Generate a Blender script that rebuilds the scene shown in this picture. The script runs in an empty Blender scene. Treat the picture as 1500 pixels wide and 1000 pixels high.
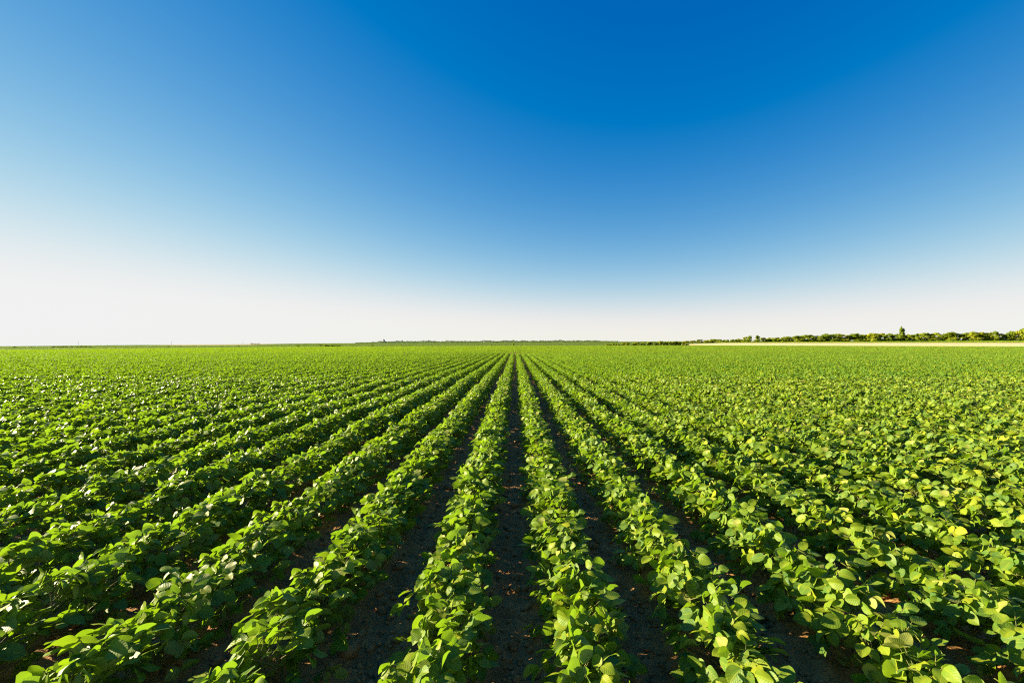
# Soybean field at low sun: everything is built from code, no files are read.
import bpy, math
import numpy as np
from mathutils import Vector

rng = np.random.default_rng(11)
sc = bpy.context.scene
col = sc.collection

# ------------------------------------------------------------------ constants
EYE = 1.55                       # camera height (m)
FPX = 666.7                      # focal length in pixels of a 1500 px wide frame
HOR = 504.0                      # true horizon line
VPX = 755.0                      # vanishing point of the rows
ROW = 0.66                       # row spacing
ROW0 = -0.035                    # centre of the middle furrow
CAN = 0.33                       # canopy height
SUN_EL, SUN_AZ = math.radians(15.0), math.radians(-75)     # azimuth from +Y, clockwise
S = np.array([math.sin(SUN_AZ) * math.cos(SUN_EL), math.cos(SUN_AZ) * math.cos(SUN_EL), math.sin(SUN_EL)])

# ------------------------------------------------------------------ terrain
def tab(u, xs, ys):
    return np.interp(u, xs, ys)

def yp_to_z(yp, Y):
    return EYE - (yp - HOR) * Y / FPX

def smooth(a, b, x):
    t = np.clip((x - a) / (b - a), 0, 1)
    return t * t * (3 - 2 * t)

def ground(X, Y):
    """Height of the bare ground. Flat, a soft crest near 66 m, a hollow, then gently rising land."""
    X = np.asarray(X, float); Y = np.asarray(Y, float)
    X, Y = np.broadcast_arrays(X, Y)
    Yc = np.maximum(Y, 1.0)
    u = VPX + FPX * X / np.maximum(Yc, 100.0)
    crest = np.where(Y > 54, -0.00075 * (np.minimum(Y, 92) - 54) ** 2, 0.0)
    z155 = -1.47 + 0 * Y
    near = np.where(Y < 92, crest, crest + (z155 - crest) * smooth(92, 155, Y))
    z500 = yp_to_z(tab(u, [0, 375, 750, 1000, 1500], [508.8, 506.3, 505.0, 504.3, 504.0]), 500) - CAN
    z650 = yp_to_z(tab(u, [0, 375, 750, 1000, 1100, 1500], [508.3, 505.6, 504.0, 502.6, 501.4, 498.9]), 650)
    z1200 = yp_to_z(tab(u, [0, 375, 562, 750, 900, 1000, 1500], [507.4, 503.8, 502.4, 501.4, 500.6, 500.0, 497.6]), 1200)
    z = np.where(Y <= 155, near, 0)
    z = np.where((Y > 155) & (Y <= 500), z155 + (z500 - z155) * (Y - 155) / 345, z)
    z = np.where((Y > 500) & (Y <= 650), z500 + (z650 - z500) * (Y - 500) / 150, z)
    z = np.where((Y > 650) & (Y <= 1200), z650 + (z1200 - z650) * (Y - 650) / 550, z)
    z = np.where(Y > 1200, z1200 - 0.03 * (Y - 1200), z)
    return z

def y_at(u, yp, lift=0.0):
    """Distance at which the land along direction u lies at picture height yp (beyond the hollow)."""
    Ys = np.linspace(156, 1200, 2089)
    out = []
    for uu, t in zip(np.atleast_1d(u), np.atleast_1d(yp)):
        Xs = (uu - VPX) / FPX * Ys
        p = HOR + FPX * (EYE - ground(Xs, Ys) - lift) / Ys
        k = np.argmax(p <= t)
        out.append(Ys[k] if (p <= t).any() else 1200.0)
    return np.array(out)

US = np.linspace(-700, 2200, 117)
SOY_END = y_at(US, tab(US, [0, 375, 500, 750, 1000, 1500], [512.4, 508.4, 507.4, 506.2, 505.6, 507.5]), CAN)
def soy_end(X, Y):
    return np.interp(VPX + FPX * X / Y, US, SOY_END)

# smooth value noise on the plane
def vnoise(x, y, seed):
    r = np.random.default_rng(seed).random((256, 256))
    xi, yi = np.floor(x).astype(int), np.floor(y).astype(int)
    fx, fy = x - xi, y - yi
    fx, fy = fx * fx * (3 - 2 * fx), fy * fy * (3 - 2 * fy)
    g = lambda a, b: r[a & 255, b & 255]
    return (g(xi, yi) * (1 - fx) + g(xi + 1, yi) * fx) * (1 - fy) + (g(xi, yi + 1) * (1 - fx) + g(xi + 1, yi + 1) * fx) * fy

# ------------------------------------------------------------------ mesh helpers
def make_mesh(name, V, faces, attr=None, smooth_shade=False):
    """V (n,3); faces: list of (m,k) index arrays."""
    me = bpy.data.meshes.new(name)
    V = np.ascontiguousarray(V, dtype=np.float32)
    me.vertices.add(len(V)); me.vertices.foreach_set('co', V.ravel())
    faces = [np.asarray(f, dtype=np.int32) for f in faces if len(f)]
    loops = np.concatenate([f.ravel() for f in faces])
    tot = np.concatenate([np.full(len(f), f.shape[1], np.int32) for f in faces])
    start = np.concatenate([[0], np.cumsum(tot)[:-1]]).astype(np.int32)
    me.loops.add(len(loops)); me.loops.foreach_set('vertex_index', loops)
    me.polygons.add(len(tot)); me.polygons.foreach_set('loop_start', start); me.polygons.foreach_set('loop_total', tot)
    if smooth_shade:
        me.polygons.foreach_set('use_smooth', np.ones(len(tot), bool))
    if attr is not None:
        a = me.attributes.new('leaf', 'FLOAT_VECTOR', 'POINT')
        a.data.foreach_set('vector', np.ascontiguousarray(attr, dtype=np.float32).ravel())
    me.update(calc_edges=True)
    return me

def link(name, me, mat=None, parent=None):
    o = bpy.data.objects.new(name, me); col.objects.link(o)
    if mat is not None and me is not None and not me.materials:
        me.materials.append(mat)
    if parent is not None:
        o.parent = parent
    return o

def tag(o, label=None, cat=None, group=None, kind=None):
    if label: o['label'] = label
    if cat: o['category'] = cat
    if group: o['group'] = group
    if kind: o['kind'] = kind
    return o

def thing(name, loc, label, cat, group=None):
    o = bpy.data.objects.new(name, None); col.objects.link(o)
    o.location = loc; o.empty_display_size = 0.05
    return tag(o, label, cat, group)

def norm(a):
    return a / np.maximum(np.linalg.norm(a, axis=-1, keepdims=True), 1e-9)

class Geo:
    """Collects vertices, quads, triangles and per-vertex leaf data."""
    def __init__(s):
        s.V, s.Q, s.T, s.A, s.n = [], [], [], [], 0
    def add(s, V, Q=None, T=None, A=None):
        V = np.asarray(V, float).reshape(-1, 3)
        if Q is not None and len(Q): s.Q.append(np.asarray(Q) + s.n)
        if T is not None and len(T): s.T.append(np.asarray(T) + s.n)
        s.V.append(V); s.A.append(np.zeros((len(V), 3)) if A is None else A); s.n += len(V)
    def mesh(s, name, smooth_shade=False):
        f = []
        if s.Q: f.append(np.concatenate(s.Q))
        if s.T: f.append(np.concatenate(s.T))
        return make_mesh(name, np.concatenate(s.V), f, np.concatenate(s.A), smooth_shade)

def tubes(geo, segs, sides, tone=0.5):
    """Tapered prisms: segs (m, 8) = p0, p1, r0, r1."""
    segs = np.asarray(segs, float)
    if not len(segs): return
    p0, p1, r0, r1 = segs[:, :3], segs[:, 3:6], segs[:, 6], segs[:, 7]
    d = norm(p1 - p0)
    ref = np.where(np.abs(d[:, 2:3]) > 0.9, np.array([[1.0, 0, 0]]), np.array([[0, 0, 1.0]]))
    a = norm(np.cross(d, ref)); b = np.cross(d, a)
    th = np.linspace(0, 2 * np.pi, sides, endpoint=False)
    ring = a[:, None] * np.cos(th)[None, :, None] + b[:, None] * np.sin(th)[None, :, None]
    V = np.concatenate([p0[:, None] + ring * r0[:, None, None], p1[:, None] + ring * r1[:, None, None]], 1)
    i = np.arange(sides); j = (i + 1) % sides
    q = np.stack([i, j, j + sides, i + sides], 1)
    Q = (np.arange(len(segs)) * 2 * sides)[:, None, None] + q[None]
    A = np.zeros((len(segs) * 2 * sides, 3)); A[:, 2] = tone
    geo.add(V.reshape(-1, 3), Q.reshape(-1, 4), None, A)

# ------------------------------------------------------------------ node helpers
def new_mat(name):
    m = bpy.data.materials.new(name); m.use_nodes = True
    nt = m.node_tree
    for n in list(nt.nodes): nt.nodes.remove(n)
    return m, nt

class NT:
    def __init__(s, nt): s.nt = nt
    def __call__(s, kind, props=None, **ins):
        n = s.nt.nodes.new(kind)
        for k, v in (props or {}).items(): setattr(n, k, v)
        for k, v in ins.items():
            key = int(k[1:]) if k[0] == 'i' and k[1:].isdigit() else k.replace('_', ' ')
            if isinstance(v, bpy.types.NodeSocket): s.nt.links.new(v, n.inputs[key])
            else: n.inputs[key].default_value = v
        return n
    def math(s, op, a, b=0.0, c=0.0, clamp=False):
        n = s('ShaderNodeMath', {'operation': op, 'use_clamp': clamp})
        for i, v in enumerate((a, b, c)):
            if isinstance(v, bpy.types.NodeSocket): s.nt.links.new(v, n.inputs[i])
            else: n.inputs[i].default_value = v
        return n.outputs[0]
    def mix(s, fac, a, b, blend='MIX'):
        n = s('ShaderNodeMix', {'data_type': 'RGBA', 'blend_type': blend})
        for i, v in ((0, fac), (6, a), (7, b)):
            if isinstance(v, bpy.types.NodeSocket): s.nt.links.new(v, n.inputs[i])
            else: n.inputs[i].default_value = v if i == 0 else (*v, 1)[:4]
        return n.outputs[2]
    def ramp(s, fac, stops):
        n = s('ShaderNodeValToRGB'); s.nt.links.new(fac, n.inputs[0])
        e = n.color_ramp.elements
        while len(e) < len(stops): e.new(0.5)
        for el, (p, c) in zip(e, stops): el.position = p; el.color = (*c, 1)
        return n.outputs[0]
    def out(s, surf):
        o = s('ShaderNodeOutputMaterial'); s.nt.links.new(surf, o.inputs['Surface'])

def leaf_material(name, dark, mid, light, under, trans, trans_fac, veins, rough=0.42, spec=0.4):
    m, nt = new_mat(name); N = NT(nt)
    at = N('ShaderNodeAttribute', {'attribute_name': 'leaf'})
    sep = N('ShaderNodeSeparateXYZ', None, i0=at.outputs['Vector'])
    u, v, t = sep.outputs
    c = N.ramp(t, [(0.0, dark), (0.5, mid), (0.93, light), (1.0, (light[0] * 1.2, light[1] * 1.06, light[2] * 1.6))])
    geo = N('ShaderNodeNewGeometry')
    nrm = None
    if veins:
        au = N.math('ABSOLUTE', u)
        ph = N.math('SUBTRACT', v, N.math('MULTIPLY', au, 0.30))
        w = N.math('ABSOLUTE', N.math('SINE', N.math('MULTIPLY', ph, math.pi * 7.0)))          # 0 on a lateral vein
        puff = N.math('POWER', w, 0.6)
        rib = N.math('SUBTRACT', 1.0, N.math('MULTIPLY', au, 14.0), clamp=True)
        lat = N.math('SUBTRACT', 1.0, N.math('MULTIPLY', w, 4.5), clamp=True)
        line = N.math('MAXIMUM', rib, N.math('MULTIPLY', lat, 0.55))
        c = N.mix(N.math('MULTIPLY', line, 0.55), c, (light[0] * 1.6, light[1] * 1.35, light[2] * 2.0))
        tc = N('ShaderNodeTexCoord')
        ns = N('ShaderNodeTexNoise', None, i0=tc.outputs['Object'], Scale=38.0, Detail=3.0)
        c = N.mix(N.math('MULTIPLY', N.math('SUBTRACT', ns.outputs['Fac'], 0.42, clamp=True), 1.6), c, (light[0] * 1.1, light[1], light[2]))
        sp = N('ShaderNodeTexNoise', None, i0=tc.outputs['Object'], Scale=160.0, Detail=1.0)
        c = N.mix(N.math('MULTIPLY', N.math('SUBTRACT', sp.outputs['Fac'], 0.70, clamp=True), 4.0, clamp=True), c, (0.16, 0.11, 0.03))
        h = N.math('SUBTRACT', puff, N.math('MULTIPLY', rib, 0.9))
        bp = N('ShaderNodeBump', None, Strength=0.24, Distance=0.002, Height=h)
        nrm = bp.outputs[0]
    c = N.mix(geo.outputs['Backfacing'], c, under)
    pb = N('ShaderNodeBsdfPrincipled', None, Base_Color=c, Roughness=rough)
    pb.inputs['Specular IOR Level'].default_value = spec
    tcol = N.mix(t, (trans[0] * 0.7, trans[1] * 0.85, trans[2]), trans)
    tr = N('ShaderNodeBsdfTranslucent', None, Color=tcol)
    if nrm is not None:
        nt.links.new(nrm, pb.inputs['Normal']); nt.links.new(nrm, tr.inputs['Normal'])
    mx = N('ShaderNodeMixShader', None, i0=trans_fac)
    nt.links.new(pb.outputs[0], mx.inputs[1]); nt.links.new(tr.outputs[0], mx.inputs[2])
    N.out(mx.outputs[0])
    return m

SOY = leaf_material('soybean_leaf', (0.034, 0.118, 0.036), (0.118, 0.204, 0.019), (0.240, 0.280, 0.014),
                    (0.26, 0.28, 0.06), (0.33, 0.52, 0.010), 0.30, True, 0.45, 0.14)
SOYFAR = leaf_material('far_soybean_leaf', (0.034, 0.118, 0.036), (0.118, 0.204, 0.019), (0.240, 0.280, 0.014),
                       (0.22, 0.25, 0.05), (0.34, 0.53, 0.010), 0.30, False, 0.6, 0.04)
COVER = leaf_material('meadow_leaf', (0.068, 0.112, 0.024), (0.125, 0.175, 0.030), (0.190, 0.220, 0.038),
                      (0.15, 0.17, 0.06), (0.22, 0.32, 0.03), 0.28, False, 0.6, 0.08)
FARWOOD = leaf_material('hazed_wood_leaf', (0.075, 0.115, 0.045), (0.130, 0.180, 0.060), (0.200, 0.240, 0.070),
                        (0.12, 0.15, 0.08), (0.20, 0.26, 0.08), 0.28, False, 0.7, 0.05)  # paler, greyer green: the haze of distance is put into the leaf colour
CROWN = leaf_material('tree_leaf', (0.095, 0.150, 0.020), (0.185, 0.250, 0.020), (0.310, 0.360, 0.022),
                      (0.24, 0.27, 0.03), (0.50, 0.54, 0.012), 0.36, False, 0.6, 0.1)

def plain(name, c1, c2, scale, rough=0.8, bump=0.0, bscale=None, detail=6.0):
    m, nt = new_mat(name); N = NT(nt)
    tc = N('ShaderNodeTexCoord')
    ns = N('ShaderNodeTexNoise', None, i0=tc.outputs['Object'], Scale=scale, Detail=detail)
    c = N.ramp(ns.outputs['Fac'], [(0.3, c1), (0.7, c2)])
    pb = N('ShaderNodeBsdfPrincipled', None, Base_Color=c, Roughness=rough)
    pb.inputs['Specular IOR Level'].default_value = 0.2
    if bump:
        n2 = N('ShaderNodeTexNoise', None, i0=tc.outputs['Object'], Scale=bscale or scale, Detail=8.0)
        bp = N('ShaderNodeBump', None, Strength=0.8, Distance=bump, Height=n2.outputs['Fac'])
        nt.links.new(bp.outputs[0], pb.inputs['Normal'])
    N.out(pb.outputs[0])
    return m

STEM = plain('soybean_stem', (0.10, 0.12, 0.035), (0.17, 0.15, 0.06), 30, 0.7)
BARK = plain('bark', (0.06, 0.045, 0.03), (0.12, 0.09, 0.06), 3, 0.9)
SOIL = plain('soil', (0.215, 0.108, 0.036), (0.430, 0.225, 0.078), 9, 0.95, 0.02, 45)
CLOD = plain('soil_clod', (0.235, 0.120, 0.040), (0.450, 0.240, 0.085), 25, 0.95, 0.004, 130)
LITTER = plain('dry_litter', (0.20, 0.13, 0.07), (0.34, 0.25, 0.14), 20, 0.85)
MEADOW = plain('far_meadow', (0.075, 0.120, 0.014), (0.170, 0.200, 0.022), 0.035, 0.9, 0.5, 0.6)
VERGE = plain('green_strip', (0.075, 0.125, 0.030), (0.140, 0.180, 0.035), 0.05, 0.9, 0.5, 0.8)
STUBBLE = plain('stubble', (0.66, 0.52, 0.22), (0.80, 0.66, 0.32), 0.06, 0.9, 0.3, 0.9)
PLOUGH = plain('ploughed', (0.30, 0.23, 0.10), (0.26, 0.27, 0.07), 0.03, 0.9, 0.3, 0.9)
WEATHERED = plain('weathered_wood', (0.10, 0.085, 0.07), (0.2, 0.18, 0.15), 4, 0.9)
CONCRETE = plain('concrete', (0.20, 0.22, 0.23), (0.30, 0.31, 0.31), 0.4, 0.85)
ROOF = plain('roof_sheet', (0.10, 0.11, 0.12), (0.15, 0.16, 0.17), 0.4, 0.7)

# ------------------------------------------------------------------ ground sheet
def geo_lines(a, b, ratio):
    n = int(math.ceil(math.log(b / a) / math.log(ratio)))
    return list(a * (b / a) ** (np.arange(1, n + 1) / n))
xs = list(np.arange(0, 3.0, 0.026)); xs += geo_lines(xs[-1], 4200, 1.035)
xs = np.array([-x for x in xs[:0:-1]] + xs)
ys = [-60, -25, -10, -5, -2.5, -1.2, -0.5, 0, 0.3, 0.6, 0.8, 1.0] + geo_lines(1.0, 14, 1.0105) + geo_lines(14, 90, 1.018) + geo_lines(90, 4000, 1.03)
ys = np.array(ys)
X, Y = np.meshgrid(xs, ys)
Z = ground(X, Y)
fade = np.clip(1.4 - Y / 40, 0, 1) * (Y > 0.5)
furrow = np.cos((X - ROW0) / ROW * 2 * np.pi)            # +1 in a furrow
rough = (vnoise(X * 5, Y * 5, 1) - .5) * 0.040 + (vnoise(X * 13, Y * 13, 2) - .5) * 0.034 + (vnoise(X * 29, Y * 29, 3) - .5) * 0.024
Z = Z + fade * (rough - 0.016 * furrow)
nx, ny = len(xs), len(ys)
i, j = np.meshgrid(np.arange(nx - 1), np.arange(ny - 1))
a = (j * nx + i).ravel()
link('ground', make_mesh('ground', np.stack([X, Y, Z], -1).reshape(-1, 3), [np.stack([a, a + 1, a + nx + 1, a + nx], 1)], None, True), SOIL)['kind'] = 'structure'

# land sheets beyond the crop, laid on the ground in (direction, distance) grids
def sheet(name, u, y0, y1, lift, mat, n=40):
    u = np.asarray(u, float)
    t = np.linspace(0, 1, n)[:, None]
    Yg = y0[None] * (y1 / y0)[None] ** t
    Xg = (u[None] - VPX) / FPX * Yg
    Zg = ground(Xg, Yg) + lift
    k = len(u)
    i, j = np.meshgrid(np.arange(k - 1), np.arange(n - 1)); a = (j * k + i).ravel()
    o = link(name, make_mesh(name, np.stack([Xg, Yg, Zg], -1).reshape(-1, 3), [np.stack([a, a + 1, a + k + 1, a + k], 1)], None, True), mat)
    o['kind'] = 'structure'
    return o
sheet('meadow', US, SOY_END, np.full(len(US), 1500.0), 0.22, MEADOW, 70)
ur = np.linspace(985, 2100, 90)
sheet('stubble_field', ur, np.interp(ur, US, SOY_END) + 0.5, np.maximum(y_at(ur, tab(ur, [985, 1060, 1500], [505.0, 502.7, 502.5])), np.interp(ur, US, SOY_END) + 3), 0.40, STUBBLE)
uv_ = np.linspace(1120, 2100, 70)
sheet('grass_strip', uv_, y_at(uv_, tab(uv_, [1060, 1500], [502.65, 502.4])), np.full(70, 660.0), 0.45, VERGE)
ul = np.linspace(205, 425, 50)
taper = np.clip(np.minimum(ul - 205, 425 - ul) / 60, 0.02, 1)
sheet('ploughed_field', ul, 1170 - 560 * taper, np.full(50, 1195.0), 0.45, PLOUGH)

# ------------------------------------------------------------------ leaf shapes
def leaf_shape(nu, nv, fold, curl, wave, seed):
    r = np.random.default_rng(seed)
    v = np.linspace(0, 1, nv + 1); u = np.linspace(-1, 1, nu + 1)
    Vv, Uu = np.meshgrid(v, u, indexing='ij')
    w = 0.87 * np.maximum(Vv, 0.004) ** 0.46 * np.maximum(1 - Vv, 0.0015) ** 0.72
    w = w * (1 + 0.06 * Uu * r.uniform(-1, 1))
    x = Uu * w + 0.05 * np.sin(Vv * 3) * r.uniform(-1, 1)
    z = fold * np.abs(Uu) * w - curl * (Vv - 0.3) ** 2 + wave * np.abs(Uu) ** 2 * np.sin(Vv * 9 + r.uniform(0, 6) + Uu * 1.3)
    P = np.stack([x, Vv, z], -1).reshape(-1, 3)
    A = np.stack([Uu, Vv], -1).reshape(-1, 2)
    i, j = np.meshgrid(np.arange(nu), np.arange(nv)); a = (j * (nu + 1) + i).ravel()
    Q = np.stack([a, a + 1, a + nu + 2, a + nu + 1], 1)
    return P, Q, A
PAR = [(0.15, 0.18, 0.02), (0.30, 0.10, 0.02), (0.08, 0.32, 0.03), (0.20, -0.12, 0.02), (-0.10, 0.22, 0.03), (0.40, 0.25, 0.02)]
SHAPES = {0: [leaf_shape(6, 9, *p, k) for k, p in enumerate(PAR)],
          1: [leaf_shape(2, 4, p[0], p[1], 0, k) for k, p in enumerate(PAR)]}
def hexleaf(fold, curl):
    P = np.array([[0, 0, 0], [0.31, .28, fold * .3], [0.29, .66, fold * .28 - curl * .15], [0, 1, -curl * .5], [-0.29, .66, fold * .28 - curl * .15], [-0.31, .28, fold * .3]])
    return P, np.array([[0, 1, 2, 3], [0, 3, 4, 5]]), np.array([[0, 0], [1, .28], [1, .66], [0, 1], [-1, .66], [-1, .28]], float)
SHAPES[2] = [hexleaf(p[0], p[1]) for p in PAR]
def diamond():
    return np.array([[0, 0, 0], [.36, .48, .05], [0, 1, -.08], [-.36, .48, .05]]), np.array([[0, 1, 2, 3]]), np.array([[0, .3], [.6, .5], [0, .7], [-.6, .5]], float)
SHAPES[3] = [diamond()] * len(PAR)

def put_leaves(geo, P, ay, az, L, tone, tid, lod):
    ay = norm(ay); ax = norm(np.cross(ay, az)); az = np.cross(ax, ay)
    for k in range(len(PAR)):
        m = tid == k
        if not m.any(): continue
        p, Q, A = SHAPES[lod][k]
        c = int(m.sum()); n = len(p)
        Vx = P[m][:, None] + L[m][:, None, None] * (p[None, :, 0:1] * ax[m][:, None] + p[None, :, 1:2] * ay[m][:, None] + p[None, :, 2:3] * az[m][:, None])
        F = (np.arange(c) * n)[:, None, None] + Q[None]
        at = np.empty((c, n, 3)); at[..., :2] = A[None]; at[..., 2] = tone[m][:, None]
        geo.add(Vx.reshape(-1, 3), F.reshape(-1, Q.shape[1]), None, at.reshape(-1, 3))

# ------------------------------------------------------------------ soybean plant kinds
def grow_plant(r):
    """One soybean plant: stem and petiole segments plus leaflets in threes."""
    H = r.uniform(0.235, 0.275)
    nn = 21
    lean = r.normal(0, 0.05, 2)
    segs, B = [], []
    hs = np.linspace(0.03, 1, nn) ** 0.9 * H
    pt = lambda h: np.array([lean[0] * h / H * h / H * 0.8 + 0.008 * math.sin(h * 40), lean[1] * h / H, h])
    last = np.zeros(3)
    az = r.uniform(0, 6.28)
    for k, h in enumerate(hs):
        p = pt(h); f = k / (nn - 1)
        segs.append(np.r_[last, p, 0.0042 * (1 - 0.55 * f), 0.0042 * (1 - 0.55 * (f + .08))]); last = p
        az += math.pi + r.normal(0, 0.75)
        el = math.radians(r.normal(22 + 38 * f, 10))
        pl = r.uniform(0.095, 0.165) * (1.12 - 0.38 * f)
        if f > 0.88: pl = r.uniform(0.03, 0.07); el = math.radians(r.uniform(55, 85))
        d = np.array([math.cos(az) * math.cos(el), math.sin(az) * math.cos(el), math.sin(el)])
        d[0] *= 1.2
        mid = p + d * pl * 0.55 - np.array([0, 0, 0.006]); e = p + d * pl - np.array([0, 0, 0.004])
        segs.append(np.r_[p, mid, 0.0019, 0.0016]); segs.append(np.r_[mid, e, 0.0016, 0.0012])
        out = np.array([math.cos(az), math.sin(az), 0.0])
        size = r.uniform(0.062, 0.080) * (1.0 if f < 0.8 else r.uniform(0.6, 0.9))
        if k < 2: size *= 0.8
        n0 = norm(np.array([0, 0, 0.55]) + S * r.uniform(0.2, 1.0) + out * r.uniform(0.0, 0.5) + r.normal(0, 0.40, 3))
        tone0 = np.clip(r.normal(0.48, 0.16), 0, 1)
        for s, ang in ((0, 0.0), (1, 1.25), (-1, -1.25)):
            a2 = az + ang + r.normal(0, 0.15)
            dirn = np.array([math.cos(a2), math.sin(a2), r.normal(-0.12, 0.22)])
            n = norm(n0 + r.normal(0, 0.34, 3))
            dirn = norm(dirn - n * dirn.dot(n) * 0.85)
            off = d * (0.018 if s == 0 else 0.003)
            if s == 0: segs.append(np.r_[e, e + off, 0.0011, 0.0009])
            B.append((e + off, dirn, n, size * (1.0 if s == 0 else r.uniform(0.84, 0.96)), np.clip(tone0 + r.normal(0, 0.08), 0, 1), r.integers(0, len(PAR))))
    cols = [np.array([b[q] for b in B]) for q in range(6)]
    return dict(segs=np.array(segs), P=cols[0], ay=cols[1], az=cols[2], L=cols[3], tone=cols[4], tid=cols[5])
KINDS = [grow_plant(np.random.default_rng(100 + k)) for k in range(16)]

# ------------------------------------------------------------------ where the plants stand
ROWS_MAX = 900
def row_x(k):                    # k = 1, 2 ... right of the middle furrow; -1, -2 ... left of it
    return ROW0 + (k - 0.5) * ROW if k > 0 else ROW0 + (k + 0.5) * ROW
def stand(y0, y1, step, margin):
    """Plant spots along all rows between two distances, inside the view plus a margin."""
    out = []
    kmax = int((1.16 * y1 + margin) / ROW) + 2
    for k in list(range(-kmax, 0)) + list(range(1, kmax + 1)):
        x = row_x(k)
        lo = max(y0, (abs(x) - margin) / 1.16)
        if lo >= y1: continue
        n = int((y1 - lo) / step + rng.random())
        if n <= 0: continue
        y = lo + (np.arange(n) + rng.uniform(0.1, 0.9, n)) * (y1 - lo) / n
        w = (vnoise(np.full(n, k * 7.3), y * 0.4, 21) - .5) * 0.05
        out.append(np.stack([x + w + rng.normal(0, 0.017, n), y, np.full(n, k)], 1))
    o = np.concatenate(out)
    return o[o[:, 1] < soy_end(o[:, 0], np.maximum(o[:, 1], 1))]

near = stand(1.15, 9.0, 0.105, 1.3)
# the 300 plants that show largest are things of their own
inside = (near[:, 1] > 1.55) & (np.abs(near[:, 0]) < 1.125 * near[:, 1] + 0.04)
dist = np.hypot(near[:, 0] * 0.6, near[:, 1])
order = np.argsort(np.where(inside, dist, 1e9))
single = np.zeros(len(near), bool); single[order[:300]] = True

def vigour(x, y):                # slow changes of plant size over the field
    return 1 + (vnoise(x * 0.35 + 50, y * 0.35 + 50, 5) - .5) * 0.14
def pose(spots, r):
    n = len(spots)
    return dict(x=spots[:, 0], y=spots[:, 1], z=ground(spots[:, 0], spots[:, 1]) - 0.004,
                rz=r.normal(0, 0.5, n), s=r.normal(1.11, 0.05, n) * vigour(spots[:, 0], spots[:, 1]), kind=r.integers(0, len(KINDS), n),
                dt=(vnoise(spots[:, 0] * 0.6 + 9, spots[:, 1] * 0.6 + 9, 6) - .5) * 0.18 + r.normal(0, 0.05, n))
ORD = ("first second third fourth fifth sixth seventh eighth ninth tenth eleventh twelfth thirteenth fourteenth fifteenth sixteenth seventeenth eighteenth nineteenth "
       "twentieth twenty-first twenty-second twenty-third twenty-fourth twenty-fifth twenty-sixth twenty-seventh twenty-eighth twenty-ninth thirtieth thirty-first thirty-second "
       "thirty-third thirty-fourth thirty-fifth thirty-sixth thirty-seventh thirty-eighth thirty-ninth fortieth").split()
ORD += ['forty-' + w for w in ORD[:9]] + ['fiftieth'] + ['fifty-' + w for w in ORD[:9]]

proto = []
for k, K in enumerate(KINDS):
    g = Geo(); put_leaves(g, K['P'], K['ay'], K['az'], K['L'], K['tone'], K['tid'], 0)
    fm = g.mesh('foliage', True); fm.materials.append(SOY)
    g2 = Geo(); tubes(g2, K['segs'], 6)
    sm = g2.mesh('stem', True); sm.materials.append(STEM)
    proto.append((sm, fm))
sp = near[single]; ps = pose(sp, rng)
rank = {}
made = {}
for i in np.argsort(sp[:, 1]):
    k = int(sp[i, 2]); rank[k] = rank.get(k, 0) + 1
    side = 'right' if k > 0 else 'left'
    lab = f"{ORD[rank[k] - 1]} soybean plant from the near end of the {ORD[abs(k) - 1]} row {side} of middle furrow"
    kd = int(ps['kind'][i])
    if kd not in made:
        root = thing('soybean_plant', (0, 0, 0), lab, 'soybean plant', 'soybean plants at the near ends of the rows')
        st = link('stem', proto[kd][0], None, root); fo = link('foliage', proto[kd][1], None, root)
        made[kd] = (root, st, fo)
    else:
        r0, s0, f0 = made[kd]
        root = r0.copy(); col.objects.link(root)
        st = s0.copy(); st.parent = root; col.objects.link(st)
        fo = f0.copy(); fo.parent = root; col.objects.link(fo)
        root['label'] = lab
    root.location = (ps['x'][i], ps['y'][i], ps['z'][i])
    root.rotation_euler = (0, 0, ps['rz'][i]); root.scale = [ps['s'][i]] * 3

# all other plants: one crop mass
crop = Geo(); crop_far = Geo(); crop_stem = Geo()
def mass(spots, lod, keep=1.0, grow=1.0, stems=0):
    ps = pose(spots, rng)
    for kd, K in enumerate(KINDS):
        m = ps['kind'] == kd
        if not m.any(): continue
        n = int(m.sum()); q = len(K['L'])
        c, s = np.cos(ps['rz'][m]), np.sin(ps['rz'][m]); sc_ = ps['s'][m]
        base = np.stack([ps['x'][m], ps['y'][m], ps['z'][m]], 1)
        def rot(v):
            return np.stack([c[:, None] * v[None, :, 0] - s[:, None] * v[None, :, 1], s[:, None] * v[None, :, 0] + c[:, None] * v[None, :, 1], np.broadcast_to(v[None, :, 2], (n, len(v)))], -1)
        P = base[:, None] + rot(K['P']) * sc_[:, None, None]
        ay, az = rot(K['ay']), rot(K['az'])
        L = K['L'][None] * sc_[:, None] * grow
        tone = np.clip(K['tone'][None] + ps['dt'][m][:, None], 0, 1)
        tid = np.broadcast_to(K['tid'][None], (n, q))
        pick = rng.random((n, q)) < keep
        put_leaves(crop if lod < 2 else crop_far, P[pick], ay[pick], az[pick], L[pick], tone[pick], tid[pick], lod)
        if stems:
            sg = K['segs']
            p0 = base[:, None] + rot(sg[:, :3]) * sc_[:, None, None]; p1 = base[:, None] + rot(sg[:, 3:6]) * sc_[:, None, None]
            rr = np.broadcast_to(sg[None, :, 6:], (n, len(sg), 2))
            tubes(crop_stem, np.concatenate([p0, p1, rr], -1).reshape(-1, 8), stems)
mass(near[~single], 1, stems=4)
mass(stand(9.0, 17.0, 0.11, 1.3), 1, stems=3)
mass(stand(17.0, 34.0, 0.115, 1.5), 2)
mass(stand(34.0, 78.0, 0.15, 2.0), 3, 0.55, 1.35)
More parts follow.
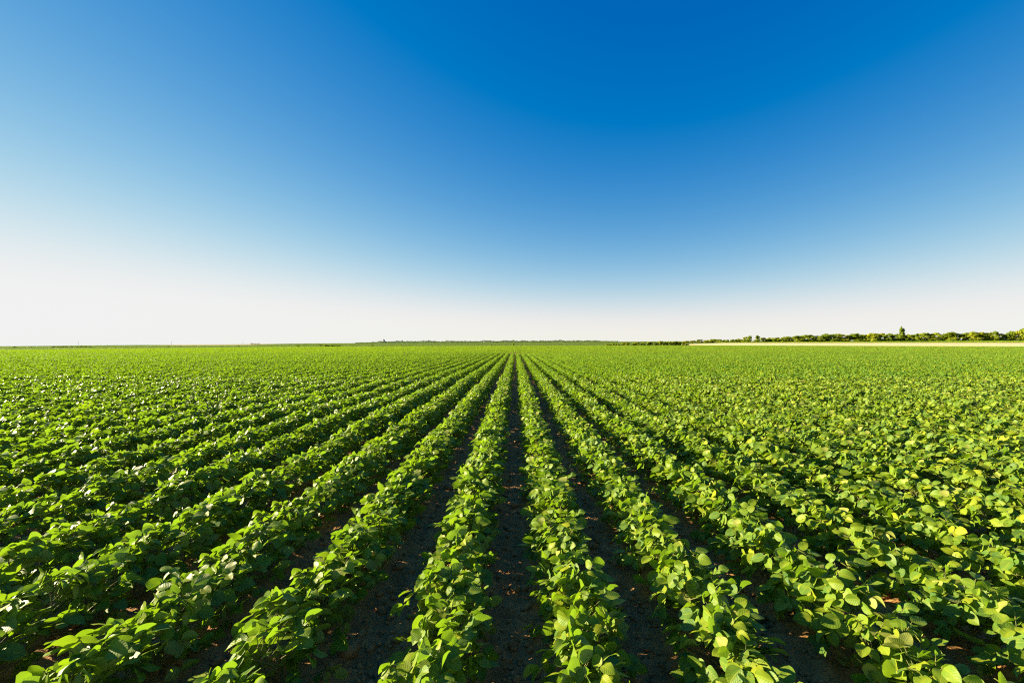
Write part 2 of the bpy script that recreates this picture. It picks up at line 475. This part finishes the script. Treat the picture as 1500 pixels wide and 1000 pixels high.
# beyond the crest: low tufts along each row
t = []
for band in np.arange(150, 520, 10.0):
    f = (band + 5) / 155
    sp_ = stand(band, band + 10, 0.30 * f, 6.0)
    t.append(np.c_[sp_, np.full(len(sp_), f)])
t = np.concatenate(t)
for rep in range(3):
    n = len(t); f = t[:, 3]
    P = np.stack([t[:, 0] + rng.normal(0, 0.06, n), t[:, 1] + rng.normal(0, 0.2, n), ground(t[:, 0], t[:, 1]) + rng.uniform(0.12, 0.36, n)], 1)
    a = rng.uniform(0, 6.28, n)
    ay = np.stack([np.cos(a), np.sin(a), rng.normal(0, .3, n)], 1)
    az = norm(np.array([0, 0, .55]) + S * rng.uniform(.2, 1.0, (n, 1)) + rng.normal(0, .35, (n, 3)))
    put_leaves(crop_far, P, ay, az, rng.uniform(0.22, 0.32, n) * np.minimum(f, 1.6) ** 0.7, np.clip(rng.normal(.5, .2, n), 0, 1), np.zeros(n, int), 3)
# near leaves, far leaves and stems of the mass join into one mesh
n1 = crop.n; n2 = n1 + crop_far.n
Qa, Qf, Qb = np.concatenate(crop.Q), np.concatenate(crop_far.Q) + n1, np.concatenate(crop_stem.Q) + n2
me = make_mesh('soybean_crop', np.concatenate(crop.V + crop_far.V + crop_stem.V), [Qa, Qf, Qb], np.concatenate(crop.A + crop_far.A + crop_stem.A), True)
me.materials.append(SOY); me.materials.append(STEM); me.materials.append(SOYFAR)
mi = np.zeros(len(Qa) + len(Qf) + len(Qb), np.int32); mi[len(Qa):] = 2; mi[len(Qa) + len(Qf):] = 1
me.polygons.foreach_set('material_index', mi)
tag(link('soybean_crop', me), 'dense green soybean rows running away to the horizon', 'crop', None, 'stuff')

# ------------------------------------------------------------------ clods and dry litter on the soil
ico = []
ph = (1 + 5 ** .5) / 2
for s1 in (-1, 1):
    for s2 in (-1, 1):
        ico += [(0, s1, s2 * ph), (s1, s2 * ph, 0), (s2 * ph, 0, s1)]
ico = norm(np.array(ico, float))
D = np.linalg.norm(ico[:, None] - ico[None], axis=-1); e = 1.06
tri = []
for a in range(12):
    for b in range(a + 1, 12):
        for c in range(b + 1, 12):
            if D[a, b] < e and D[b, c] < e and D[a, c] < e:
                n = np.cross(ico[b] - ico[a], ico[c] - ico[a])
                tri.append((a, b, c) if n.dot(ico[a]) > 0 else (a, c, b))
tri = np.array(tri)
n = 15000
yy = 1.2 + 13 * rng.random(n) ** 1.6
kk = np.round(rng.uniform(-1.1, 1.1, n) * yy / ROW)
xx = ROW0 + kk * ROW + rng.normal(0, 0.14, n)
r = np.minimum(0.003 + rng.gamma(1.3, 0.0062, n), 0.045)
Vc = ico[None] * (1 + rng.normal(0, 0.20, (n, 12, 1))) * r[:, None, None] * np.stack([rng.uniform(.8, 1.4, n), rng.uniform(.8, 1.4, n), rng.uniform(.5, .9, n)], 1)[:, None]
fz = -0.016 * np.cos((xx - ROW0) / ROW * 2 * np.pi) + (vnoise(xx * 5, yy * 5, 1) - .5) * 0.040 + (vnoise(xx * 13, yy * 13, 2) - .5) * 0.034 + (vnoise(xx * 29, yy * 29, 3) - .5) * 0.024
Vc = Vc + np.stack([xx, yy, fz + r * 0.25], 1)[:, None]
Tc = (np.arange(n) * 12)[:, None, None] + tri[None]
o = link('soil_clods', make_mesh('soil_clods', Vc.reshape(-1, 3), [Tc.reshape(-1, 3)]), CLOD)
tag(o, 'dark brown crumbly clods lying in the furrows', 'soil', None, 'stuff')
n = 900
yy = 1.3 + 10 * rng.random(n) ** 1.4; kk = np.round(rng.uniform(-1.1, 1.1, n) * yy / ROW); xx = ROW0 + kk * ROW + rng.normal(0, 0.10, n)
a = rng.uniform(0, 6.28, n); ln = rng.uniform(0.01, 0.05, n)
fz = -0.016 * np.cos((xx - ROW0) / ROW * 2 * np.pi) + (vnoise(xx * 5, yy * 5, 1) - .5) * 0.040 + (vnoise(xx * 13, yy * 13, 2) - .5) * 0.034 + 0.012
p0 = np.stack([xx, yy, fz], 1); p1 = p0 + np.stack([np.cos(a) * ln, np.sin(a) * ln, rng.normal(0, .006, n)], 1)
g = Geo(); tubes(g, np.c_[p0, p1, np.full(n, .0013), np.full(n, .0008)], 4)
tag(link('straw_litter', g.mesh('straw_litter'), LITTER), 'thin dry straw bits scattered over the dark soil', 'straw', None, 'stuff')

# low green cover growing on the land beyond the crop
def cover(name, label, n, u0, u1, ya, yb, size, tone, lift):
    u = rng.uniform(u0, u1, n)
    a, b = np.interp(u, US, ya), np.interp(u, US, yb)
    Yc = a * (b / a) ** rng.random(n)
    bare = (u > 205) & (u < 425) & (Yc > 1170 - 560 * np.clip(np.minimum(u - 205, 425 - u) / 60, 0.02, 1) - 20)
    u, Yc = u[~bare], Yc[~bare]; n = len(u); Xc = (u - VPX) / FPX * Yc
    P = np.stack([Xc, Yc, ground(Xc, Yc) + lift + rng.uniform(0, .25, n)], 1)
    an = rng.uniform(0, 6.28, n)
    ay = np.stack([np.cos(an), np.sin(an), rng.normal(0, .3, n)], 1)
    az = norm(np.array([0, 0, .55]) + S * rng.uniform(.2, 1.0, (n, 1)) + rng.normal(0, .35, (n, 3)))
    t = np.clip(tone + (vnoise(Xc * .012, Yc * .03, 41) - .5) * .7 + rng.normal(0, .12, n), 0, 1)
    g = Geo(); put_leaves(g, P, ay, az, size * rng.uniform(.7, 1.3, n) * Yc / 500, t, np.zeros(n, int), 3)
    return tag(link(name, g.mesh(name, True), COVER if 'meadow' in name else SOYFAR), label, 'ground cover', None, 'stuff')
ONE = np.ones(len(US))
cover('meadow_cover', 'low green growth covering the land beyond the crop', 150000, -150, 1010, SOY_END + 9, 1195 * ONE, .60, .16, .2)
cover('strip_cover', 'pale green strip between stubble field and far trees', 40000, 1050, 1700, y_at(US, tab(US, [1060, 1500], [502.65, 502.4])) + 2, 655 * ONE, .6, .62, .5)

# ------------------------------------------------------------------ trees and bushes
def grow_tree(seed, shape, nclump, nleaf, leaf, tone, trunk=True):
    """Unit tree: height 1, crown width 1. Returns trunk and crown meshes."""
    r = np.random.default_rng(seed)
    g = Geo(); segs = []
    base = 0.16 if shape == 'round' else 0.08
    top = np.array([r.normal(0, .03), r.normal(0, .03), 0.72])
    segs.append(np.r_[0, 0, -0.04, 0, 0, base, .035, .026]); segs.append(np.r_[0, 0, base, top, .026, .008])
    C = []
    for k in range(nclump):
        a = r.uniform(0, 6.28); q = r.random() ** 0.5
        if shape == 'round':
            h = r.uniform(0.10, 0.92); w = 0.42 * math.sqrt(max(0.05, 1 - ((h - 0.45) / 0.55) ** 2))
        elif shape == 'poplar':
            h = r.uniform(0.12, 0.97); w = 0.42 * (1 - h) ** 0.45 * min(1, h * 4)
        else:
            h = r.uniform(0.06, 0.85); w = 0.44 * math.sqrt(max(0.05, 1 - ((h - 0.35) / 0.6) ** 2))
        c = np.array([math.cos(a) * q * w, math.sin(a) * q * w, h]); C.append(c)
        st = np.array([0, 0, base]) + (top - np.array([0, 0, base])) * np.clip((h - base) / 0.7, 0, 1) * 0.7
        segs.append(np.r_[st, c, .011, .003])
    tubes(g, segs, 5); tm = g.mesh('trunk', True); tm.materials.append(BARK)
    C = np.array(C); g = Geo()
    k = r.integers(0, len(C), nleaf)
    rad = r.uniform(.07, .15, len(C)) if shape != 'poplar' else r.uniform(.08, .14, len(C))
    off = norm(r.normal(0, 1, (nleaf, 3))) * (r.random((nleaf, 1)) ** 0.45) * rad[k][:, None] * np.array([1.15, 1.15, .85])
    P = C[k] + off; P[:, 2] = np.maximum(P[:, 2], 0.02)
    nrm = norm(off / rad[k][:, None] + r.normal(0, .5, (nleaf, 3)) + np.array([0, 0, .3]))
    ay = norm(np.cross(nrm, r.normal(0, 1, (nleaf, 3))))
    ct = np.clip(tone + r.normal(0, .16, len(C)), 0, 1)
    put_leaves(g, P, ay, nrm, r.uniform(.6, 1.4, nleaf) * leaf, np.clip(ct[k] + r.normal(0, .08, nleaf), 0, 1), np.zeros(nleaf, int), 3)
    cm = g.mesh('crown'); cm.materials.append(CROWN)
    return tm, cm
TONES = {'dark': 0.42, 'mid': 0.70, 'bright': 0.97}
PT = {}
for q, (tn, tv) in enumerate(TONES.items()):
    PT['round', tn] = [grow_tree(300 + q * 10 + k, 'round', 28, 4200, .085, tv) for k in range(3)]
    PT['bush', tn] = [grow_tree(400 + q * 10 + k, 'bush', 18, 1800, .11, tv) for k in range(2)]
PT['poplar', 'dark'] = [grow_tree(500 + k, 'poplar', 34, 2600, .08, 0.36) for k in range(2)]

def plant_tree(name, shape, tone, u, dist_, top, width, label, cat, group, base_lift=0.0):
    """A tree standing on the land at distance dist_, its top at picture height top, crown width px wide."""
    x = (u - VPX) / FPX * dist_
    z = float(ground(x, dist_)) + 0.1
    h = EYE - (top - HOR) * dist_ / FPX - z
    h = max(h, 1.0); w = width * dist_ / FPX
    tm, cm = PT[shape, tone][rng.integers(0, len(PT[shape, tone]))]
    o = thing(name, (x, dist_, z), label, cat, group)
    link('trunk', tm, None, o); link('crown', cm, None, o)
    o.rotation_euler = (0, 0, rng.uniform(0, 6.28)); o.scale = (w, w, h)
    return o

SKY_U = [1000, 1020, 1060, 1075, 1085, 1097, 1103, 1108, 1118, 1130, 1150, 1165, 1175, 1190, 1210, 1220, 1235, 1250, 1265, 1280, 1292, 1305, 1318, 1332, 1348, 1362, 1375, 1392, 1404, 1415, 1430, 1440, 1457, 1470, 1482, 1495, 1520, 1600]
SKY_T = [498.3, 497.6, 496.2, 495.5, 494.5, 491.5, 495, 491, 494.5, 493.8, 492.5, 492, 490.5, 490, 488.5, 487.8, 489.5, 488.5, 489, 487, 487, 488, 488, 488.5, 488, 487.5, 488, 486.5, 488, 487.5, 485.5, 486.5, 484.5, 487, 483.5, 480, 479, 480]
WORDT = {'dark': 'dark green', 'mid': 'mid green', 'bright': 'yellow-green'}
GT = 'trees in the line along the far right edge of the field'
line = []
u = 1006.0
while u < 1530:
    line.append(u); u += rng.uniform(9.5, 15) * (0.8 if u < 1150 else 1.0)
line = [x for x in line if abs(x - 1097) > 5 and abs(x - 1108) > 5] + [1097.0, 1108.0]
line.sort()
n_l = len(line)
for i, u in enumerate(line):
    tone = ['mid', 'bright', 'mid', 'dark', 'bright', 'mid', 'dark'][int(rng.integers(0, 7))]
    d = 655 + rng.uniform(-10, 25)
    wd = rng.uniform(16, 23) if u > 1150 else rng.uniform(9, 14)
    if u in (1097.0, 1108.0): wd, tone = 7.5, 'dark'
    plant_tree('deciduous_tree', 'round', tone, u, d, np.interp(u, SKY_U, SKY_T) + rng.uniform(-0.6, 1.2) * (u not in (1097.0, 1108.0)), wd,
               f"{WORDT[tone]} leafy tree, {ORD[n_l - 1 - i]} from the right end of the far tree line", 'tree', GT)
for i, u in enumerate(sorted(np.linspace(1030, 1520, 34) + rng.uniform(-6, 6, 34))):
    tone = ['bright', 'mid', 'dark', 'bright'][int(rng.integers(0, 4))]
    d = 643 + rng.uniform(-4, 4)
    base = HOR + FPX * (EYE - float(ground((u - VPX) / FPX * d, d))) / d
    plant_tree('roadside_bush', 'bush', tone, u, d, base - rng.uniform(3.5, 7.0) * np.interp(u, [1030, 1200], [.6, 1]), rng.uniform(9, 15),
               f"{WORDT[tone]} bush, {ORD[33 - i]} from the right, at the foot of the far tree line", 'bush', 'bushes at the foot of the far tree line')
for u, top, w, word in ((1316.5, 479.5, 7.0, 'taller'), (1320.5, 481.0, 6.5, 'shorter')):
    plant_tree('poplar_tree', 'poplar', 'dark', u, 690, top, w, f"{word} of two narrow dark poplars rising above the far tree line", 'tree', 'pair of poplars above the tree line')
hb = sorted(np.linspace(893, 1003, 17) + rng.uniform(-2.5, 2.5, 17))
for i, u in enumerate(hb):
    d = float(y_at([u], [506.6])[0]) + 14
    tone = ['mid', 'bright', 'bright', 'mid'][int(rng.integers(0, 4))]
    top = np.interp(u, [893, 920, 960, 1003], [502.8, 501.2, 499.8, 498.8]) + rng.uniform(-.6, .8)
    plant_tree('hedgerow_bush', 'bush', tone, u, d, top, rng.uniform(6, 10), f"{WORDT[tone]} hedgerow bush, {ORD[i]} from the left, where the far tree line thins out", 'bush', 'hedgerow bushes left of the far tree line')
# lone bushes on the land beyond the crop: direction, foot, height, width (picture px)
LONE = [(16, 509.6, 2.4, 4.5, 'dark round bush alone at the far left edge of the crop'),
        (40, 509.6, 1.2, 2.5, 'tiny low bush beside the dark bush at far left'),
        (436, 508.0, 2.8, 5.0, 'dark compact bush alone left of the long bush clump'),
        (515, 507.6, 2.0, 3.5, 'small bush just right of the long bush clump'),
        (545, 507.4, 2.2, 7.5, 'wide low dark bush below the grey tower'),
        (587, 507.0, 2.4, 3.0, 'small upright bush right of the grey tower'),
        (599, 506.9, 2.0, 3.2, 'low bush, right of the small upright bush'),
        (720, 506.4, 2.0, 2.4, 'little dark bush left of where the rows meet'),
        (243, 508.4, 1.8, 4.5, 'dark bush in front of the tan field at left'),
        (262, 508.2, 1.0, 5.0, 'flat green bush right of the dark one by the tan field'),
        (348, 508.1, 1.5, 3.5, 'small dark bush near the right end of the tan field')]
for u, foot, h, w, lab in LONE:
    d = float(y_at([u], [foot])[0])
    plant_tree('field_bush', 'bush', 'dark', u, d, foot - h, w, lab, 'bush', 'lone bushes beyond the crop')
for i, u in enumerate((73, 80, 86, 92, 98, 109, 115, 121, 127)):
    plant_tree('field_bush', 'bush', 'dark', u, float(y_at([u], [509.0])[0]), 507.0 + rng.uniform(-.3, .5), rng.uniform(4.5, 7), f"dark bush, {ORD[i]} from the left in the low hedge at far left", 'bush', 'low hedge of bushes at far left')
for i, u in enumerate((469, 476, 481, 486, 491, 496)):
    plant_tree('field_bush', 'bush', 'dark', u, float(y_at([u], [508.0])[0]), 504.2 + rng.uniform(0, 1.0), rng.uniform(5, 7.5), f"dark bush, {ORD[i]} from the left in the long bush clump", 'bush', 'long bush clump left of the grey tower')
for i, u in enumerate((367, 372, 377)):
    plant_tree('deciduous_tree', 'round', 'dark', u, 1190, 502.4 + 0.3 * (i % 2), 4.5, f"small dark tree on the skyline, {ORD[i]} from the left of three", 'tree', 'three small trees on the left skyline')

d_ = float(y_at([752], [506.2])[0])
plant_tree('deciduous_tree', 'round', 'dark', 752, d_, 502.0, 3.2, 'small dark tree standing where the crop rows meet on the horizon', 'tree', None)

# far woods: a low uneven fringe of trees along the skyline that reads as one mass
n = 16000
uu = rng.uniform(520, 905, n)
dd = 1195 + rng.uniform(-30, 20, n)
prof = 1.2 + 2.6 * vnoise(uu * 0.11, np.zeros(n), 31) * vnoise(uu * 0.35, np.zeros(n) + 3, 32) + 0.8 * vnoise(uu * 0.9, np.zeros(n) + 8, 33)
prof *= np.interp(uu, [520, 560, 830, 905], [0.2, 1, 1, 0.35])
x = (uu - VPX) / FPX * dd
P = np.stack([x, dd, ground(x, dd) + rng.random(n) ** 0.8 * prof * 1.8], 1)
nr = norm(rng.normal(0, 1, (n, 3)) + np.array([0, -.3, .5])); ay = norm(np.cross(nr, rng.normal(0, 1, (n, 3))))
g = Geo(); put_leaves(g, P, ay, nr, rng.uniform(1.2, 2.4, n), np.clip(rng.normal(.42, .15, n), 0, 1), np.zeros(n, int), 3)
tag(link('distant_woods', g.mesh('distant_woods'), FARWOOD), 'thin dark line of far woods on the skyline', 'woods', None, 'stuff')

# ------------------------------------------------------------------ tower and poles on the skyline
def box(g, x0, x1, y0, y1, z0, z1):
    V = [(x, y, z) for z in (z0, z1) for (x, y) in ((x0, y0), (x1, y0), (x1, y1), (x0, y1))]
    g.add(V, [(3, 2, 1, 0), (4, 5, 6, 7), (0, 1, 5, 4), (1, 2, 6, 5), (2, 3, 7, 6), (3, 0, 4, 7)])
d = 1180.0; x = (562 - VPX) / FPX * d; z = float(ground(x, d))
tw = thing('grain_tower', (x, d, z), 'small grey tower poking above the far woods on the skyline', 'tower')
g = Geo(); box(g, -1.8, 1.8, -2, 2, -1, 8.0); link('shaft', g.mesh('shaft'), CONCRETE, tw)
g = Geo(); box(g, 1.8, 5.5, -2, 2, -1, 4.6); link('annex', g.mesh('annex'), CONCRETE, tw)
g = Geo(); g.add([(-2, -2.2, 8), (2, -2.2, 8), (2, 2.2, 8), (-2, 2.2, 8), (-.8, 0, 10.6)], [(3, 2, 1, 0)], [(0, 1, 4), (1, 2, 4), (2, 3, 4), (3, 0, 4)]); link('roof', g.mesh('roof'), ROOF, tw)
g = Geo(); tubes(g, [[-.8, 0, 10.4, -.8, 0, 12.5, .25, .1]], 6); link('mast', g.mesh('mast'), ROOF, tw)
for i, (u, top, lab) in enumerate(((110, 500.2, 'thin wooden utility pole above the low hedge at far left'), (248, 500.0, 'thin wooden utility pole above the tan field at left'),
                                   (354, 499.8, 'thin wooden utility pole left of the three skyline trees'), (647.5, 499.2, 'thin wooden utility pole on the far woods skyline, left of where the rows meet'))):
    d = 900.0 if u < 400 else 1150.0
    x = (u - VPX) / FPX * d; z = float(ground(x, d)); h = EYE - (top - HOR) * d / FPX - z
    po = thing('utility_pole', (x, d, z), lab, 'pole', 'utility poles on the skyline')
    g = Geo(); tubes(g, [[0, 0, -1, 0, 0, h, .22, .15]], 8); link('post', g.mesh('post'), WEATHERED, po)
    g = Geo(); box(g, -1.1, 1.1, -.22, -.16, h - .8, h - .6); link('crossarm', g.mesh('crossarm'), WEATHERED, po)

# ------------------------------------------------------------------ sky, sun, camera
w = bpy.data.worlds.new('World'); sc.world = w; w.use_nodes = True
nt = w.node_tree; N = NT(nt)
for nd in list(nt.nodes): nt.nodes.remove(nd)
sky = N('ShaderNodeTexSky', {'sky_type': 'NISHITA', 'sun_disc': False, 'sun_elevation': SUN_EL, 'sun_rotation': SUN_AZ, 'altitude': 0.0, 'air_density': 0.6, 'dust_density': 0.0, 'ozone_density': 4.0})
# grade of the whole sky, one smooth curve per channel: deeper blue overhead, whiter towards the horizon
EXPOSURE = 2.0
ss = N('ShaderNodeSeparateXYZ', None, i0=sky.outputs[0])
def grade(x, hi, b, g, lo):      # lo + (hi - lo) * (1 - exp(-(x / b) ^ g))
    e = N.math('EXPONENT', N.math('MULTIPLY', N.math('POWER', N.math('MULTIPLY', x, 0.1 / b), g), -1.0))
    return N.math('MULTIPLY', N.math('MAXIMUM', N.math('SUBTRACT', hi, N.math('MULTIPLY', e, hi - lo)), 0.0), 10.0 / 2 ** EXPOSURE)
cc = N('ShaderNodeCombineXYZ', None, i0=grade(ss.outputs[0], 0.88, 0.137, 2.3, -0.055), i1=grade(ss.outputs[1], 0.885, 0.224, 1.8, 0.036), i2=grade(ss.outputs[2], 0.90, 0.232, 0.95, 0.01))
c = cc.outputs[0]
bg = N('ShaderNodeBackground', None, Color=c, Strength=0.10)
o = N('ShaderNodeOutputWorld'); nt.links.new(bg.outputs[0], o.inputs[0])

sl = bpy.data.lights.new('sun', 'SUN'); sl.energy = 5.0; sl.angle = math.radians(0.55); sl.color = (1.0, 0.85, 0.56)
so = bpy.data.objects.new('sun', sl); col.objects.link(so)
so.rotation_euler = Vector(S).to_track_quat('Z', 'Y').to_euler()
so.location = tuple(S * 50)

cd = bpy.data.cameras.new('camera'); cd.lens = 16; cd.sensor_width = 36; cd.clip_end = 20000; cd.clip_start = 0.05
co = bpy.data.objects.new('camera', cd); col.objects.link(co)
co.location = (0, 0, EYE)
co.rotation_euler = (math.radians(90) + math.atan((HOR - 500) / FPX), 0, math.atan((VPX - 750) / FPX))
sc.camera = co

vs = sc.view_settings
vs.view_transform = 'Standard'; vs.look = 'None'; vs.exposure = EXPOSURE; vs.gamma = 1.0; vs.use_curve_mapping = False
sc.cycles.pixel_filter_type = 'BLACKMAN_HARRIS'; sc.cycles.filter_width = 1.15; sc.cycles.use_denoising = False; sc.cycles.sample_clamp_indirect = 4.0
sc.cycles.max_bounces = 6; sc.cycles.diffuse_bounces = 3; sc.cycles.glossy_bounces = 2; sc.cycles.transmission_bounces = 4
